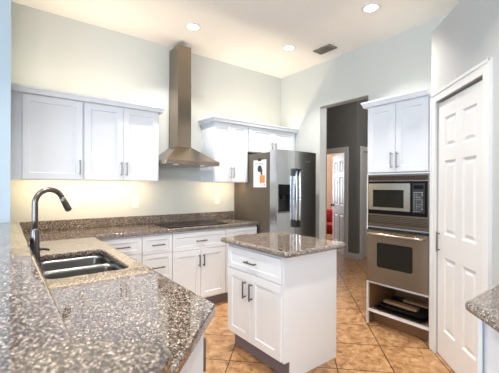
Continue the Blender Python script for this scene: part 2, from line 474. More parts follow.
# leaf hinged at its right: shift so that the hinge edge is at the origin
for v in d2.data.vertices: v.co.x -= 0.75
for z in (0.22, 1.03, 1.80): obj('hinge', boxes((-0.012, 0.012, -0.05, -0.030, z - 0.045, z + 0.045)), 'bronze', d2)
kb = bmesh.new(); lathe(kb, [(0, 0), (0.03, 0.0), (0.03, 0.006), (0.012, 0.012), (0.012, 0.03), (0.028, 0.042), (0.028, 0.056), (0, 0.066)], n=20)
k = obj('door_knob', kb, 'bronze', d2, True); k.rotation_euler = (PI / 2, 0, 0); k.location = (-0.69, -0.036, 0.95)
struct('wall_bedroom', boxes((8.2, 8.3, 3.63, 6.6, 0, ZC), (HX + 0.12, 8.2, 6.45, 6.55, 0, ZC)), 'bedroom_paint')

# living room behind the camera, with its two wide openings to the garden
struct('wall_living_side', boxes((-3.1, -3.0, -4.6, -1.6, 0, ZC), (-3.1, -3.0, 2.2, 3.0, 0, ZC), (-3.1, -3.0, -1.6, 2.2, 2.65, ZC), (-3.1, -3.0, -1.6, 2.2, 0, 0.35)), 'living_paint')
struct('wall_living_rear', boxes((-3.0, -2.9, -4.6, -4.5, 0, ZC), (-0.2, XW, -4.6, -4.5, 0, ZC), (-2.9, -0.2, -4.6, -4.5, 2.65, ZC), (-2.9, -0.2, -4.6, -4.5, 0, 0.80)), 'living_paint')

# ------------------------------------------------------------------ base cabinets along the back wall
def base_cabinet(name, label, x0, x1, yf=3.10, depth=0.545, group='white base cabinets along the back wall', toe=True):
    root = thing(name, label, 'cabinet', (x0, yf, 0), 0, group)
    w = x1 - x0
    obj('body', boxes((0, w, 0.02, depth, 0.115, 0.872)), 'cabinet_white', root)
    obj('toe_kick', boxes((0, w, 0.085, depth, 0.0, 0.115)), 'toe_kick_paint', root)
    return root, w
def fronts_y(root):   # children carrying fronts sit on the body front
    for c in root.children:
        if c.name.split('.')[0] in ('door', 'drawer'): c.location.y = 0.02
B, w = base_cabinet('base_cabinet', 'white two drawer base cabinet in the inner corner beside the sink leg', 0.66, 1.078)
drawer_part(B, 0.05, w - 0.003, 0.695, 0.855); drawer_part(B, 0.05, w - 0.003, 0.410, 0.69); drawer_part(B, 0.05, w - 0.003, 0.13, 0.405)
fronts_y(B)
B, w = base_cabinet('base_cabinet', 'narrow white drawer base cabinet left of the one under the cooktop', 1.080, 1.392)
drawer_part(B, 0.002, w - 0.002, 0.677, 0.855); drawer_part(B, 0.002, w - 0.002, 0.407, 0.672); drawer_part(B, 0.002, w - 0.002, 0.13, 0.402)
fronts_y(B)
B, w = base_cabinet('base_cabinet', 'white base cabinet under the black cooktop with one wide drawer over two doors', 1.394, 2.048)
drawer_part(B, 0.002, w - 0.003, 0.667, 0.855, w=0.045)
door_part(B, 0.002, w / 2 - 0.0015, 0.13, 0.662, w / 2 - 0.024, 0.545)
door_part(B, w / 2 + 0.0015, w - 0.003, 0.13, 0.662, w / 2 + 0.030, 0.545)
fronts_y(B)
B, w = base_cabinet('base_cabinet', 'white drawer base cabinet right of the cooktop against the fridge', 2.050, 2.512)
drawer_part(B, 0.003, w - 0.004, 0.69, 0.855); door_part(B, 0.003, w - 0.004, 0.13, 0.685, 0.05, 0.55)
fronts_y(B)

# ------------------------------------------------------------------ peninsula cabinets (they face +X)
def pen_cabinet(label, y0, y1, hollow=False):
    root = thing('base_cabinet', label, 'cabinet', (0.59, y0, 0), PI / 2, 'white base cabinets of the sink leg')
    w = y1 - y0
    if hollow:
        bm = boxes((0, 0.018, 0.02, 0.49, 0.115, 0.872), (w - 0.018, w, 0.02, 0.49, 0.115, 0.872), (0.018, w - 0.018, 0.02, 0.49, 0.115, 0.135),
                   (0.018, w - 0.018, 0.472, 0.49, 0.135, 0.872), (0.018, w - 0.018, 0.02, 0.032, 0.135, 0.872))
    else: bm = boxes((0, w, 0.02, 0.49, 0.115, 0.872))
    obj('body', bm, 'cabinet_white', root)
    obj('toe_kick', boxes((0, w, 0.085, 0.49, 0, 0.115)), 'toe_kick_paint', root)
    drawer_part(root, 0.008, w - 0.008, 0.70, 0.845, handle=not hollow)
    door_part(root, 0.008, w / 2 - 0.0015, 0.13, 0.685, w / 2 - 0.03, 0.55)
    door_part(root, w / 2 + 0.0015, w - 0.008, 0.13, 0.685, w / 2 + 0.03, 0.55)
    fronts_y(root)
pen_cabinet('white base cabinet between the sink and the back wall run', 2.485, 3.09)
pen_cabinet('white sink base cabinet under the double bowl sink', 1.665, 2.482, True)
pe = thing('base_cabinet', 'white end cabinet of the sink leg with a slanted plain panel near the bar', 'cabinet', (0, 0, 0), 0, 'white base cabinets of the sink leg')
obj('body', prism([(0.10, 1.66), (0.57, 1.66), (0.57, 1.005), (0.196, 0.63), (0.10, 0.726)], 0.0, 0.872), 'cabinet_white', pe)
dd = obj('door', shaker(0, 0.60, 0.13, 0.845), 'cabinet_white', pe); dd.location = (0.571, 1.04, 0); dd.rotation_euler = (0, 0, PI / 2)
pull(dd, 0.05, 0.70)
# pony wall carrying the bar
struct('wall_bar', prism([(-0.06, 2.999), (0.075, 2.999), (0.075, 0.672), (0.168, 0.579), (0.072, 0.483), (-0.06, 0.615)], 0, 1.035), 'wall_paint')

# ------------------------------------------------------------------ countertops
ctr_outline = rounded([(0.078, 3.628), (2.516, 3.628), (2.516, 3.077), (0.632, 3.077), (0.632, 1.022), (0.180, 0.572), (0.078, 0.674)],
                      [0, 0, 0.004, 0.004, 0.03, 0.006, 0])
sink_hole = rounded([(0.165, 1.745), (0.547, 1.745), (0.547, 2.385), (0.165, 2.385)], 0.055)
ct = link('countertop', slab([ctr_outline, sink_hole[::-1]], 0.874, 0.914, 0.008), 'granite')
tag(ct, 'L shaped speckled brown granite countertop holding the sink and the cooktop', 'countertop')
bs = obj('backsplash', boxes((0.10, 2.525, 3.628, 3.6495, 0.9145, 1.012), bev=0.003), 'granite_splash')
tag(bs, 'low granite backsplash strip along the back wall behind the cooktop', 'backsplash')
bar_outline = rounded([(0.105, 2.999), (0.105, 0.660), (0.243, 0.522), (-0.012, 0.267), (-0.28, 0.535), (-0.28, 2.999)], [0, 0.004, 0.03, 0.06, 0.1, 0])
ba = link('bar_top', slab([bar_outline], 1.036, 1.075, 0.013), 'granite')
tag(ba, 'raised granite bar top in the near left foreground', 'countertop')

# ------------------------------------------------------------------ sink and faucet
def bowl(x0, x1, y0, y1, zt, depth, r=0.05):
    bm = bmesh.new()
    def lp(i, z, rr): return [bm.verts.new((x, y, z)) for x, y in rounded([(x0 + i, y0 + i), (x1 - i, y0 + i), (x1 - i, y1 - i), (x0 + i, y1 - i)], rr)]
    ls = [lp(-0.012, zt - 0.004, r + .012), lp(-0.012, zt, r + .012), lp(0, zt, r), lp(0.004, zt - 0.02, r), lp(0.012, zt - depth + 0.04, r), lp(0.03, zt - depth + 0.008, r - 0.012), lp(0.06, zt - depth, 0.03)]
    for a, b in zip(ls, ls[1:]):
        n = len(a)
        for k in range(n): bm.faces.new((a[k], a[(k + 1) % n], b[(k + 1) % n], b[k]))
    bm.faces.new(ls[-1])
    return bm
sk = thing('sink', 'double bowl stainless undermount sink set in the granite counter', 'sink', (0.37, 2.07, 0.872))
for y0, y1 in ((-0.322, 0.018), (0.044, 0.312)):
    b = obj('bowl', bowl(-0.202, 0.175, y0, y1, 0.0, 0.185), 'sink_steel', sk, True)
    yc = (y0 + y1) / 2
    dr = bmesh.new(); lathe(dr, [(0, -0.1805), (0.03, -0.1805), (0.034, -0.178), (0.043, -0.178), (0.045, -0.1845)], 0.02, yc, n=24)
    obj('drain', dr, 'satin_nickel', b, True)
fx, fy = 0.143, 2.10
fa = thing('faucet', 'tall gooseneck pull down faucet in dark brushed metal beside the sink', 'faucet', (fx, fy, 0.914), math.radians(22))
bm = bmesh.new(); lathe(bm, [(0, 0), (0.031, 0), (0.031, 0.006), (0.026, 0.012), (0.025, 0.03), (0.023, 0.12), (0.019, 0.195), (0.017, 0.20), (0, 0.20)], n=28)
obj('base', bm, 'faucet_metal', fa, True)
bm = bmesh.new()
R = 0.076
pts = [(0, 0, 0.19), (0, 0, 0.25), (0, 0, 0.337)] + [(R - R * math.cos(a), 0, 0.337 + R * math.sin(a)) for a in [PI * k / 16 for k in range(1, 15)]]
tube(bm, pts, 0.015, 18)
obj('spout', bm, 'faucet_metal', fa, True)
e = Vector(pts[-1]); dirv = (Vector(pts[-1]) - Vector(pts[-2])).normalized()
bm = bmesh.new(); tube(bm, [e - dirv * 0.002, e + dirv * 0.02, e + dirv * 0.07, e + dirv * 0.085], [0.0150, 0.0165, 0.0185, 0.0175], 20)
sh = obj('spray_head', bm, 'faucet_metal', fa, True)
bm = bmesh.new(); q = e + dirv * 0.0852; tube(bm, [q, q + dirv * 0.003], 0.0145, 20); obj('nozzle', bm, 'black_plastic', sh, True)
bm = bmesh.new(); tube(bm, [(0.015, -0.004, 0.085), (0.035, -0.010, 0.088), (0.052, -0.015, 0.083), (0.066, -0.019, 0.076)], [0.011, 0.009, 0.007, 0.006], 14)
obj('lever', bm, 'faucet_metal', fa, True)

# ------------------------------------------------------------------ cooktop
ck = thing('cooktop', 'flat black glass electric cooktop let into the granite under the hood', 'cooktop', (1.735, 3.335, 0.9145))
g = rounded([(-0.365, -0.21), (0.365, -0.21), (0.365, 0.215), (-0.365, 0.215)], 0.012)
link('glass_top', slab([g], 0.0, 0.007, 0.002), 'black_glass', ck)
for bx, by, br_ in ((-0.2, -0.09, 0.08), (-0.2, 0.11, 0.10), (0.13, -0.10, 0.10), (0.13, 0.11, 0.08)):
    bm = bmesh.new(); lathe(bm, [(br_, 0.0071), (br_ + 0.004, 0.0073), (br_ + 0.008, 0.0071)], bx, by, n=40); lathe(bm, [(br_ * .6, 0.0071), (br_ * .6 + 0.004, 0.0073), (br_ * .6 + 0.008, 0.0071)], bx, by, n=40)
    obj('burner_ring', bm, 'ring_print', ck)

# ------------------------------------------------------------------ wall cabinets on the back wall
UZ0, UZ1, UYF = 1.40, 2.138, 3.32
def upper(label, x0, x1, z0, doors, group='white wall cabinets along the back wall', stile=0.0):
    root = thing('wall_cabinet', label, 'cabinet', (x0, UYF, 0), 0, group)
    obj('body', boxes((0, x1 - x0, 0.02, YW - UYF - 0.001, z0, UZ1)), 'cabinet_white', root)
    for a, b, hx, hz in doors:
        door_part(root, a, b, z0 + 0.006, 2.128, hx, hz, 0.135, 'satin_nickel', w=0.055).location.y = 0.02
    return root
upper('single door white wall cabinet leftmost above the sink counter', 0.052, 0.600, UZ0, [(0.082, 0.542, 0.517, 1.52)])
upper('double door white wall cabinet left of the steel hood', 0.602, 1.335, UZ0, [(0.008, 0.3595, 0.336, 1.52), (0.3625, 0.725, 0.388, 1.52)])
upper('double door white wall cabinet right of the steel hood', 2.022, 2.532, UZ0, [(0.008, 0.2485, 0.228, 1.52), (0.2515, 0.503, 0.272, 1.52)])
upper('short double door white wall cabinet above the fridge', 2.534, 3.415, 1.80, [(0.010, 0.428, 0.400, 1.885), (0.431, 0.85, 0.459, 1.885)])

def crown(x0, x1, yf, yb, left, right):
    prof = [(0, 2.139), (0.05, 2.134), (0.054, 2.150), (0.060, 2.166), (0.066, 2.173), (0.066, 2.187), (0.054, 2.187), (0.050, 2.165), (0.045, 2.144), (0, 2.144)]
    prof = [(d, z) for d, z in prof]
    bm = bmesh.new(); rows = []
    for d, z in prof:
        p = []
        if left: p.append((x0 - max(d - 0.02, 0), yb, z))
        p.append((x0 - (max(d - 0.02, 0) if left else 0), yf - d, z))
        p.append((x1 + (max(d - 0.02, 0) if right else 0), yf - d, z))
        if right: p.append((x1 + max(d - 0.02, 0), yb, z))
        rows.append([bm.verts.new(q) for q in p])
    n = len(rows)
    for i in range(n):
        a, b = rows[i], rows[(i + 1) % n]
        for k in range(len(a) - 1): bm.faces.new((a[k], a[k + 1], b[k + 1], b[k]))
    for k in (0, -1): bm.faces.new([r[k] for r in rows])
    return bm
for x0, x1, l, r_, lab in ((0.052, 1.335, False, True, 'white crown moulding over the wall cabinets left of the hood'),
                           (2.022, 3.418, True, False, 'white crown moulding running from the hood over the fridge cabinet')):
    tag(obj('crown_moulding', crown(x0, x1, UYF + 0.02, YW - 0.002, l, r_), 'cabinet_white'), lab, 'moulding', 'crown mouldings on the cabinets')

# ------------------------------------------------------------------ range hood
hx0, hx1, hyf, hyb = 1.345, 2.000, 3.17, 3.648
cx0, cx1, cyf = 1.584, 1.752, 3.40
hd = thing('range_hood', 'stainless chimney range hood on the back wall above the cooktop', 'range hood', ((hx0 + hx1) / 2, 3.41, 1.585))
def rel(o, root):
    for v in o.data.vertices: v.co -= Vector(root.location)
    return o
rel(obj('rim', boxes((hx0, hx1, hyf, hyb, 1.585, 1.628), bev=0.002), 'steel', hd), hd)
bm = bmesh.new()
lo = [bm.verts.new(c) for c in ((hx0, hyf, 1.628), (hx1, hyf, 1.628), (hx1, hyb, 1.628), (hx0, hyb, 1.628))]
hi = [bm.verts.new(c) for c in ((cx0, cyf, 1.805), (cx1, cyf, 1.805), (cx1, hyb, 1.805), (cx0, hyb, 1.805))]
for k in range(4): bm.faces.new((lo[k], lo[(k + 1) % 4], hi[(k + 1) % 4], hi[k]))
bm.faces.new(lo); bm.faces.new(hi)
bmesh.ops.bevel(bm, geom=[e for e in bm.edges if abs(e.verts[0].co.z - e.verts[1].co.z) > 0.1], offset=0.004, segments=2, affect='EDGES')
rel(obj('canopy', bm, 'steel', hd), hd)
ch = rel(obj('chimney', boxes((cx0, cx1, cyf, hyb, 1.805, 2.55), (cx0 + 0.002, cx1 - 0.002, cyf + 0.002, hyb, 2.55, 2.97)), 'steel', hd), hd)
for x in (1.50, 1.83):
    bm = bmesh.new(); lathe(bm, [(0, 1.5835), (0.026, 1.5835), (0.032, 1.5845), (0.032, 1.586)], x, 3.26, n=24); rel(obj('hood_light', bm, 'hood_lamp', hd), hd)
bm = boxes((1.40, 1.93, 3.31, 3.60, 1.581, 1.5845)); rel(obj('filter', bm, 'satin_nickel', hd), hd)
for x in (1.62, 1.645, 1.67, 1.695, 1.72): 
    rel(obj('button', boxes((x - 0.006, x + 0.006, hyf - 0.003, hyf + 0.001, 1.600, 1.612), bev=0.001), 'black_plastic', hd), hd)

# ------------------------------------------------------------------ outlets
for x, z, lab in ((0.577, 1.187, 'white wall outlet just right of the faucet'),
                  (1.187, 1.165, 'white wall outlet left of the cooktop below the double cabinet'),
                  (2.266, 1.170, 'white wall outlet between the cooktop and the fridge')):
    o = thing('wall_outlet', lab, 'outlet', (x, YW, z), 0, 'white outlets on the back wall')
    obj('cover_plate', boxes((-0.036, 0.036, -0.006, -0.0002, -0.058, 0.058), bev=0.002), 'plate_white', o)
    for dz in (-0.021, 0.021):
        s = obj('socket', boxes((-0.016, 0.016, -0.0075, -0.005, dz - 0.014, dz + 0.014), bev=0.0008), 'plate_white', o)
        obj('slot', boxes((-0.008, -0.0055, -0.0085, -0.007, dz - 0.003, dz + 0.007), (0.0055, 0.008, -0.0085, -0.007, dz - 0.003, dz + 0.007), (-0.002, 0.002, -0.0085, -0.007, dz - 0.010, dz - 0.006)), 'slot_dark', s)

# ------------------------------------------------------------------ fridge
FX0, FX1, FY = 2.537, 3.215, 2.755
fr = thing('refrigerator', 'dark stainless side by side refrigerator with ice dispenser at the end of the counter', 'refrigerator', (FX0, FY, 0))
fw = FX1 - FX0
obj('body', boxes((0.0, fw, 0.150, 0.885, 0.03, 1.765), bev=0.006), 'fridge_side', fr)
obj('kick_grille', boxes((0.01, fw - 0.01, 0.05, 0.085, 0.0, 0.085)), 'black_plastic', fr)
obj('hinge_cover', boxes((0.01, 0.10, 0.03, 0.16, 1.7655, 1.785), bev=0.006), 'black_plastic', fr)
obj('hinge_cover', boxes((fw - 0.10, fw - 0.01, 0.03, 0.16, 1.7655, 1.785), bev=0.006), 'black_plastic', fr)
def fdoor(x0, x1, z0, z1, hole=None):
    """door with a gently bowed front; hole = (x0,x1,z0,z1,depth) dispenser recess"""
    bm = bmesh.new()
    xs = [x0 + (x1 - x0) * i / 14 for i in range(15)]
    zs = [z0, z1]
    if hole:
        xs = sorted(set([x for x in xs if abs(x - hole[0]) > 0.008 and abs(x - hole[1]) > 0.008] + [hole[0], hole[1]])); zs = [z0, hole[2], hole[3], z1]
    def yy(x):
        t = x / fw * 2 - 1
        return 0.016 * abs(t) ** 2.4
    F = {}
    for i, x in enumerate(xs):
        for j, z in enumerate(zs): F[i, j] = bm.verts.new((x, yy(x), z))
    for i in range(len(xs) - 1):
        for j in range(len(zs) - 1):
            if hole and j == 1 and xs[i] >= hole[0] - 1e-6 and xs[i + 1] <= hole[1] + 1e-6: continue
            bm.faces.new((F[i, j], F[i + 1, j], F[i + 1, j + 1], F[i, j + 1]))
    B_ = {}
    for i, x in enumerate(xs):
        for j in (0, len(zs) - 1): B_[i, j] = bm.verts.new((x, 0.140, zs[j]))
    J = len(zs) - 1
    for i in range(len(xs) - 1):
        bm.faces.new((F[i, 0], F[i + 1, 0], B_[i + 1, 0], B_[i, 0])); bm.faces.new((F[i, J], F[i + 1, J], B_[i + 1, J], B_[i, J]))
        bm.faces.new((B_[i, 0], B_[i + 1, 0], B_[i + 1, J], B_[i, J]))
    for i in (0, len(xs) - 1):
        bm.faces.new([F[i, j] for j in range(J + 1)] + [B_[i, J], B_[i, 0]])
    return bm
hole = (0.022, 0.200, 1.04, 1.375)
fz = obj('freezer_door', fdoor(0.0, 0.292, 0.09, 1.785, hole), 'fridge_steel', fr)
rf = obj('fridge_door', fdoor(0.297, fw, 0.09, 1.785), 'fridge_steel', fr)
bm = boxes((hole[0] - 0.002, hole[0], 0.006, 0.072, hole[2], hole[3]), (hole[1], hole[1] + 0.002, 0.006, 0.072, hole[2], hole[3]),
           (hole[0], hole[1], 0.07, 0.072, hole[2], hole[3]), (hole[0], hole[1], 0.003, 0.072, hole[2] - 0.002, hole[2]), (hole[0], hole[1], 0.004, 0.072, hole[3], hole[3] + 0.002))
dp = obj('dispenser', bm, 'black_plastic', fz); dp['label'] = 'dark recessed ice and water dispenser'
obj('control_panel', boxes((hole[0] + 0.004, hole[1] - 0.004, 0.006, 0.03, 1.25, hole[3] - 0.003), bev=0.002), 'black_glass', dp)
obj('spout', boxes((0.095, 0.135, 0.02, 0.06, 1.20, 1.25), bev=0.004), 'black_plastic', dp)
obj('drip_tray', boxes((hole[0] + 0.006, hole[1] - 0.006, 0.005, 0.06, hole[2] + 0.001, hole[2] + 0.012), bev=0.002), 'satin_nickel', dp)
for par, x in ((fz, 0.265), (rf, 0.325)):
    bm = bmesh.new()
    N = 14; cs = []
    for i in range(N + 1):
        t = i / N * 2 - 1; z = 1.235 + t * 0.325
        cs.append((z, -0.052 + 0.014 * t * t))
    rings = []
    for z, y in cs: rings.append([bm.verts.new((x + a, y + b, z)) for a, b in rounded([(-0.014, -0.008), (0.014, -0.008), (0.014, 0.010), (-0.014, 0.010)], 0.006, 3)])
    for a, b in zip(rings, rings[1:]):
        n = len(a)
        for q in range(n): bm.faces.new((a[q], a[(q + 1) % n], b[(q + 1) % n], b[q]))
    bm.faces.new(rings[0]); bm.faces.new(rings[-1])
    h = obj('handle', bm, 'handle_steel', par, True)
    for z in (0.905, 1.525): obj('handle_mount', boxes((x - 0.015, x + 0.015, -0.048, 0.014, z - 0.045, z + 0.045), bev=0.004), 'black_plastic', h)
obj('badge', boxes((0.49, 0.535, -0.0005, 0.004, 1.655, 1.672), bev=0.001), 'handle_steel', rf)
# paper sheet on the fridge's side
pp = thing('paper_sheet', 'white paper sheet with an orange and dark picture on the left side of the refrigerator', 'paper', (FX0 - 0.0008, 3.085, 1.515), -PI / 2)
obj('sheet', boxes((-0.125, 0.125, -0.002, 0.0, -0.175, 0.165)), 'paper', pp)
bm = bmesh.new()
tube(bm, [(0.0, -0.0022, 0.055), (0.0, -0.0030, 0.055)], 0.042, 20); box(bm, 0.02, 0.05, -0.003, -0.0022, -0.02, 0.05)
obj('dark_print', bm, 'ink_dark', pp)
obj('orange_print', boxes((0.0, 0.10, -0.0028, -0.0021, -0.12, -0.025)), 'ink_orange', pp)
for gq in ((-0.10, 0.06, -0.0028, -0.0021, 0.118, 0.126), (-0.10, 0.09, -0.0028, -0.0021, 0.10, 0.105), (0.085, 0.10, -0.0028, -0.0021, -0.155, -0.135)): obj('grey_print', boxes(gq), 'ink_grey', pp)
obj('clip', boxes((-0.03, 0.03, -0.010, -0.002, 0.15, 0.185), bev=0.003), 'black_plastic', pp)

# ------------------------------------------------------------------ island
isl = thing('island_cabinet', 'white freestanding island cabinet with one drawer over two doors', 'cabinet', (1.515, 2.290, 0), -PI / 2)
iw = 2.290 - 1.610
obj('body', boxes((0.0, iw, 0.02, 0.565, 0.132, 0.872)), 'cabinet_white', isl)
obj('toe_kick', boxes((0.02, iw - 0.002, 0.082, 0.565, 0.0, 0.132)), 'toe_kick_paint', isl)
obj('side_panel', prism([(0.0, 0.0)] * 0 + [(0, 0)], 0, 1) if False else (lambda bm: bm)(boxes((iw, iw + 0.012, 0.02, 0.59, 0.132, 0.872), (iw, iw + 0.012, 0.082, 0.59, 0.0, 0.132), (0.02, iw, 0.565, 0.59, 0.0, 0.872))), 'cabinet_white', isl)
drawer_part(isl, 0.030, iw - 0.003, 0.677, 0.852, w=0.042).location.y = 0.02
door_part(isl, 0.030, 0.3365, 0.145, 0.672, 0.281, 0.545, 0.135).location.y = 0.02
door_part(isl, 0.3395, iw - 0.003, 0.145, 0.672, 0.342 + 0.02, 0.545, 0.135).location.y = 0.02
it = link('island_countertop', slab([rounded([(1.480, 1.525), (2.145, 1.525), (2.145, 2.335), (1.480, 2.335)], [0.03, 0.03, 0.02, 0.02])], 0.873, 0.914, 0.018), 'granite')
tag(it, 'speckled granite slab with rounded edges on top of the island', 'countertop')

# ------------------------------------------------------------------ tall oven cabinet (faces -X), local x = 1.822 - Y
OX, OY, OW = 2.88, 1.822, 0.597
oc = thing('oven_cabinet', 'tall white cabinet housing the microwave and the wall oven', 'cabinet', (OX, OY, 0), -PI / 2)
dep = XW - OX - 0.001
for x0, x1 in ((0, 0.014), (OW - 0.012, OW)): obj('side_panel', boxes((x0, x1, 0.02, dep, 0, 2.138)), 'cabinet_white', oc)
obj('back_panel', boxes((0.014, OW - 0.012, dep - 0.012, dep, 0, 2.138)), 'cabinet_white', oc)
obj('upper_box', boxes((0.014, OW - 0.012, 0.02, dep - 0.012, 1.487, 2.138)), 'cabinet_white', oc)
obj('oven_divider', boxes((0.014, OW - 0.012, 0.02, dep - 0.012, 0.956, 0.966)), 'cabinet_white', oc)
obj('face_frame', boxes((0, 0.012, 0.001, 0.02, 0, 1.482), (OW - 0.007, OW, 0.001, 0.02, 0, 1.482), (0.012, OW - 0.012, 0.001, 0.02, 1.470, 1.482), (0.012, OW - 0.012, 0.001, 0.02, 0.409, 0.428)), 'cabinet_white', oc)
obj('oven_shelf', boxes((0.014, OW - 0.012, 0.02, dep - 0.012, 0.409, 0.428)), 'cabinet_white', oc)
obj('lining', boxes((0.0142, 0.020, 0.022, dep - 0.013, 0.0, 0.408), (OW - 0.018, OW - 0.0122, 0.022, dep - 0.013, 0.0, 0.408), (0.021, OW - 0.019, dep - 0.020, dep - 0.0125, 0.0, 0.408)), 'wood_raw', oc)
sf = obj('bottom_shelf', boxes((0.021, OW - 0.019, 0.02, dep - 0.021, 0.128, 0.146)), 'board_wood', oc)
obj('shelf_edge', boxes((0.012, OW - 0.012, 0.004, 0.0195, 0.126, 0.150)), 'cabinet_white', sf)
obj('toe_board', boxes((0.021, OW - 0.019, 0.10, 0.115, 0.0, 0.10)), 'wood_raw', oc)
door_part(oc, 0.004, 0.286, 1.492, 2.128, 0.258, 1.60, 0.15, 'satin_nickel').location.y = 0.02
door_part(oc, 0.289, OW - 0.018, 1.492, 2.128, 0.314, 1.60, 0.15, 'satin_nickel').location.y = 0.02
oc_cr = obj('crown_moulding', crown(0, OW - 0.005, 0.02, dep, True, False), 'cabinet_white')
oc_cr.location = (OX, OY, 0); oc_cr.rotation_euler = (0, 0, -PI / 2)
tag(oc_cr, 'white crown moulding on top of the tall oven cabinet', 'moulding', 'crown mouldings on the cabinets')

# microwave with its louvred trim kit
mw = thing('microwave', 'built in steel microwave with black keypad and louvred trim above the wall oven', 'microwave', (OX, OY, 0), -PI / 2)
a0, a1 = 0.0125, OW - 0.0075
obj('cavity', boxes((a0 + 0.02, a1 - 0.02, 0.03, 0.40, 0.9665, 1.45)), 'black_plastic', mw)
obj('trim_frame', boxes((a0, a0 + 0.010, -0.006, 0.02, 0.970, 1.468), (a1 - 0.010, a1, -0.006, 0.02, 0.970, 1.468), (a0 + 0.010, a1 - 0.010, -0.006, 0.02, 1.455, 1.468),
                        (a0 + 0.010, a1 - 0.010, -0.006, 0.02, 1.404, 1.414), (a0 + 0.010, a1 - 0.010, -0.006, 0.02, 1.076, 1.092), (a0 + 0.010, a1 - 0.010, -0.006, 0.02, 0.970, 1.004)), 'oven_steel', mw)
obj('louver', boxes((a0 + 0.011, a1 - 0.011, 0.012, 0.018, 1.415, 1.454), *[(a0 + 0.011, a1 - 0.011, 0.0, 0.011, z, z + 0.004) for z in (1.419, 1.430, 1.441)]), 'louver_brown', mw)
lv = bmesh.new()
box(lv, a0 + 0.011, a1 - 0.011, 0.012, 0.018, 1.005, 1.075)
obj('louver', lv, 'louver_brown', mw)
obj('louver_slats', boxes(*[(a0 + 0.011, a1 - 0.011, -0.002, 0.011, z, z + 0.007) for z in (1.014, 1.030, 1.046, 1.061)]), 'oven_steel', mw)
obj('fascia', boxes((a0 + 0.011, a1 - 0.011, -0.010, 0.02, 1.093, 1.403), bev=0.002), 'black_glass', mw)
md = obj('door', boxes((0.030, 0.078, -0.022, -0.0105, 1.132, 1.384), (0.379, 0.437, -0.022, -0.0105, 1.132, 1.384), (0.078, 0.379, -0.022, -0.0105, 1.324, 1.384), (0.078, 0.379, -0.022, -0.0105, 1.132, 1.160)), 'microwave_steel', mw)
obj('window', boxes((0.0785, 0.3785, -0.019, -0.0105, 1.1605, 1.3235)), 'dark_window', md)
kp = obj('keypad', boxes((0.452, 0.556, -0.0125, -0.0102, 1.125, 1.385)), 'black_plastic', mw)
obj('display', boxes((0.462, 0.546, -0.0135, -0.0126, 1.335, 1.368)), 'black_glass', kp)
keys = []
for r_ in range(9):
    for c_ in range(4):
        if random.random() < 0.12: continue
        x = 0.464 + c_ * 0.0215; z = 1.137 + r_ * 0.0205
        keys.append((x, x + 0.006 + 0.009 * random.random(), -0.0133, -0.0126, z, z + 0.005))
obj('key_print', boxes(*keys), 'keypad_print', kp)

# wall oven
ov = thing('wall_oven', 'built in steel wall oven with wide bar handle below the microwave', 'oven', (OX, OY, 0), -PI / 2)
obj('cavity', boxes((0.03, OW - 0.03, 0.03, 0.46, 0.435, 0.93)), 'black_plastic', ov)
obj('top_vent', boxes((a0, a1, -0.004, 0.02, 0.938, 0.955)), 'black_plastic', ov)
od = obj('door', boxes((a0, 0.131, -0.022, 0.02, 0.433, 0.936), (0.452, a1, -0.022, 0.02, 0.433, 0.936), (0.131, 0.452, -0.022, 0.02, 0.812, 0.936), (0.131, 0.452, -0.022, 0.02, 0.433, 0.594)), 'oven_steel', ov)
wb = prism(rounded([(0.1225, 0.586), (0.4605, 0.586), (0.4605, 0.820), (0.1225, 0.820)], 0.02), 0.0, 0.006)
for v in wb.verts: v.co = Vector((v.co.x, -0.0225 - v.co.z * 0.3, v.co.y))
obj('window', wb, 'dark_window', od)
bm = bmesh.new()
hp = [(0.046, -0.024, 0.900), (0.048, -0.055, 0.903)] + [(0.06 + 0.475 * t / 10, -0.066 - 0.010 * math.sin(PI * t / 10), 0.904) for t in range(11)] + [(0.547, -0.055, 0.903), (0.549, -0.024, 0.900)]
tube(bm, hp, 0.0115, 12)
obj('handle', bm, 'microwave_steel', od, True)
obj('vent_slots', boxes(*[(0.075 + i * 0.045, 0.105 + i * 0.045, -0.0235, -0.0218, 0.921, 0.925) for i in range(10)]), 'black_plastic', od)

# cookware in the open cubby below the oven
def tray(w, d, h, rim=0.012):
    bm = bmesh.new()
    def lp(i, z): return [bm.verts.new((x, y, z)) for x, y in rounded([(-w / 2 + i, -d / 2 + i), (w / 2 - i, -d / 2 + i), (w / 2 - i, d / 2 - i), (-w / 2 + i, d / 2 - i)], 0.025)]
    ls = [lp(0.014, 0.0), lp(0.004, h - 0.002), lp(-rim, h - 0.002), lp(-rim, h), lp(0.006, h), lp(0.017, 0.003)]
    for a, b in zip(ls, ls[1:]):
        n = len(a)
        for k_ in range(n): bm.faces.new((a[k_], a[(k_ + 1) % n], b[(k_ + 1) % n], b[k_]))
    bm.faces.new(ls[0]); bm.faces.new(ls[-1])
    return bm
cy_ = OY - OW / 2
t1 = obj('baking_tray', tray(0.47, 0.40, 0.022), 'pan_black'); t1.location = (OX + 0.245, cy_ + 0.01, 0.1465); t1.rotation_euler = (0, 0, -PI / 2)
tag(t1, 'flat black baking tray lying lowest on the cubby shelf under the oven', 'tray', 'black trays under the oven')
t2 = obj('baking_tray', tray(0.42, 0.36, 0.03), 'pan_black'); t2.location = (OX + 0.255, cy_ + 0.005, 0.1695); t2.rotation_euler = (0, 0, -PI / 2 + 0.02)
tag(t2, 'deeper black baking tray carrying the wooden board in the cubby', 'tray', 'black trays under the oven')
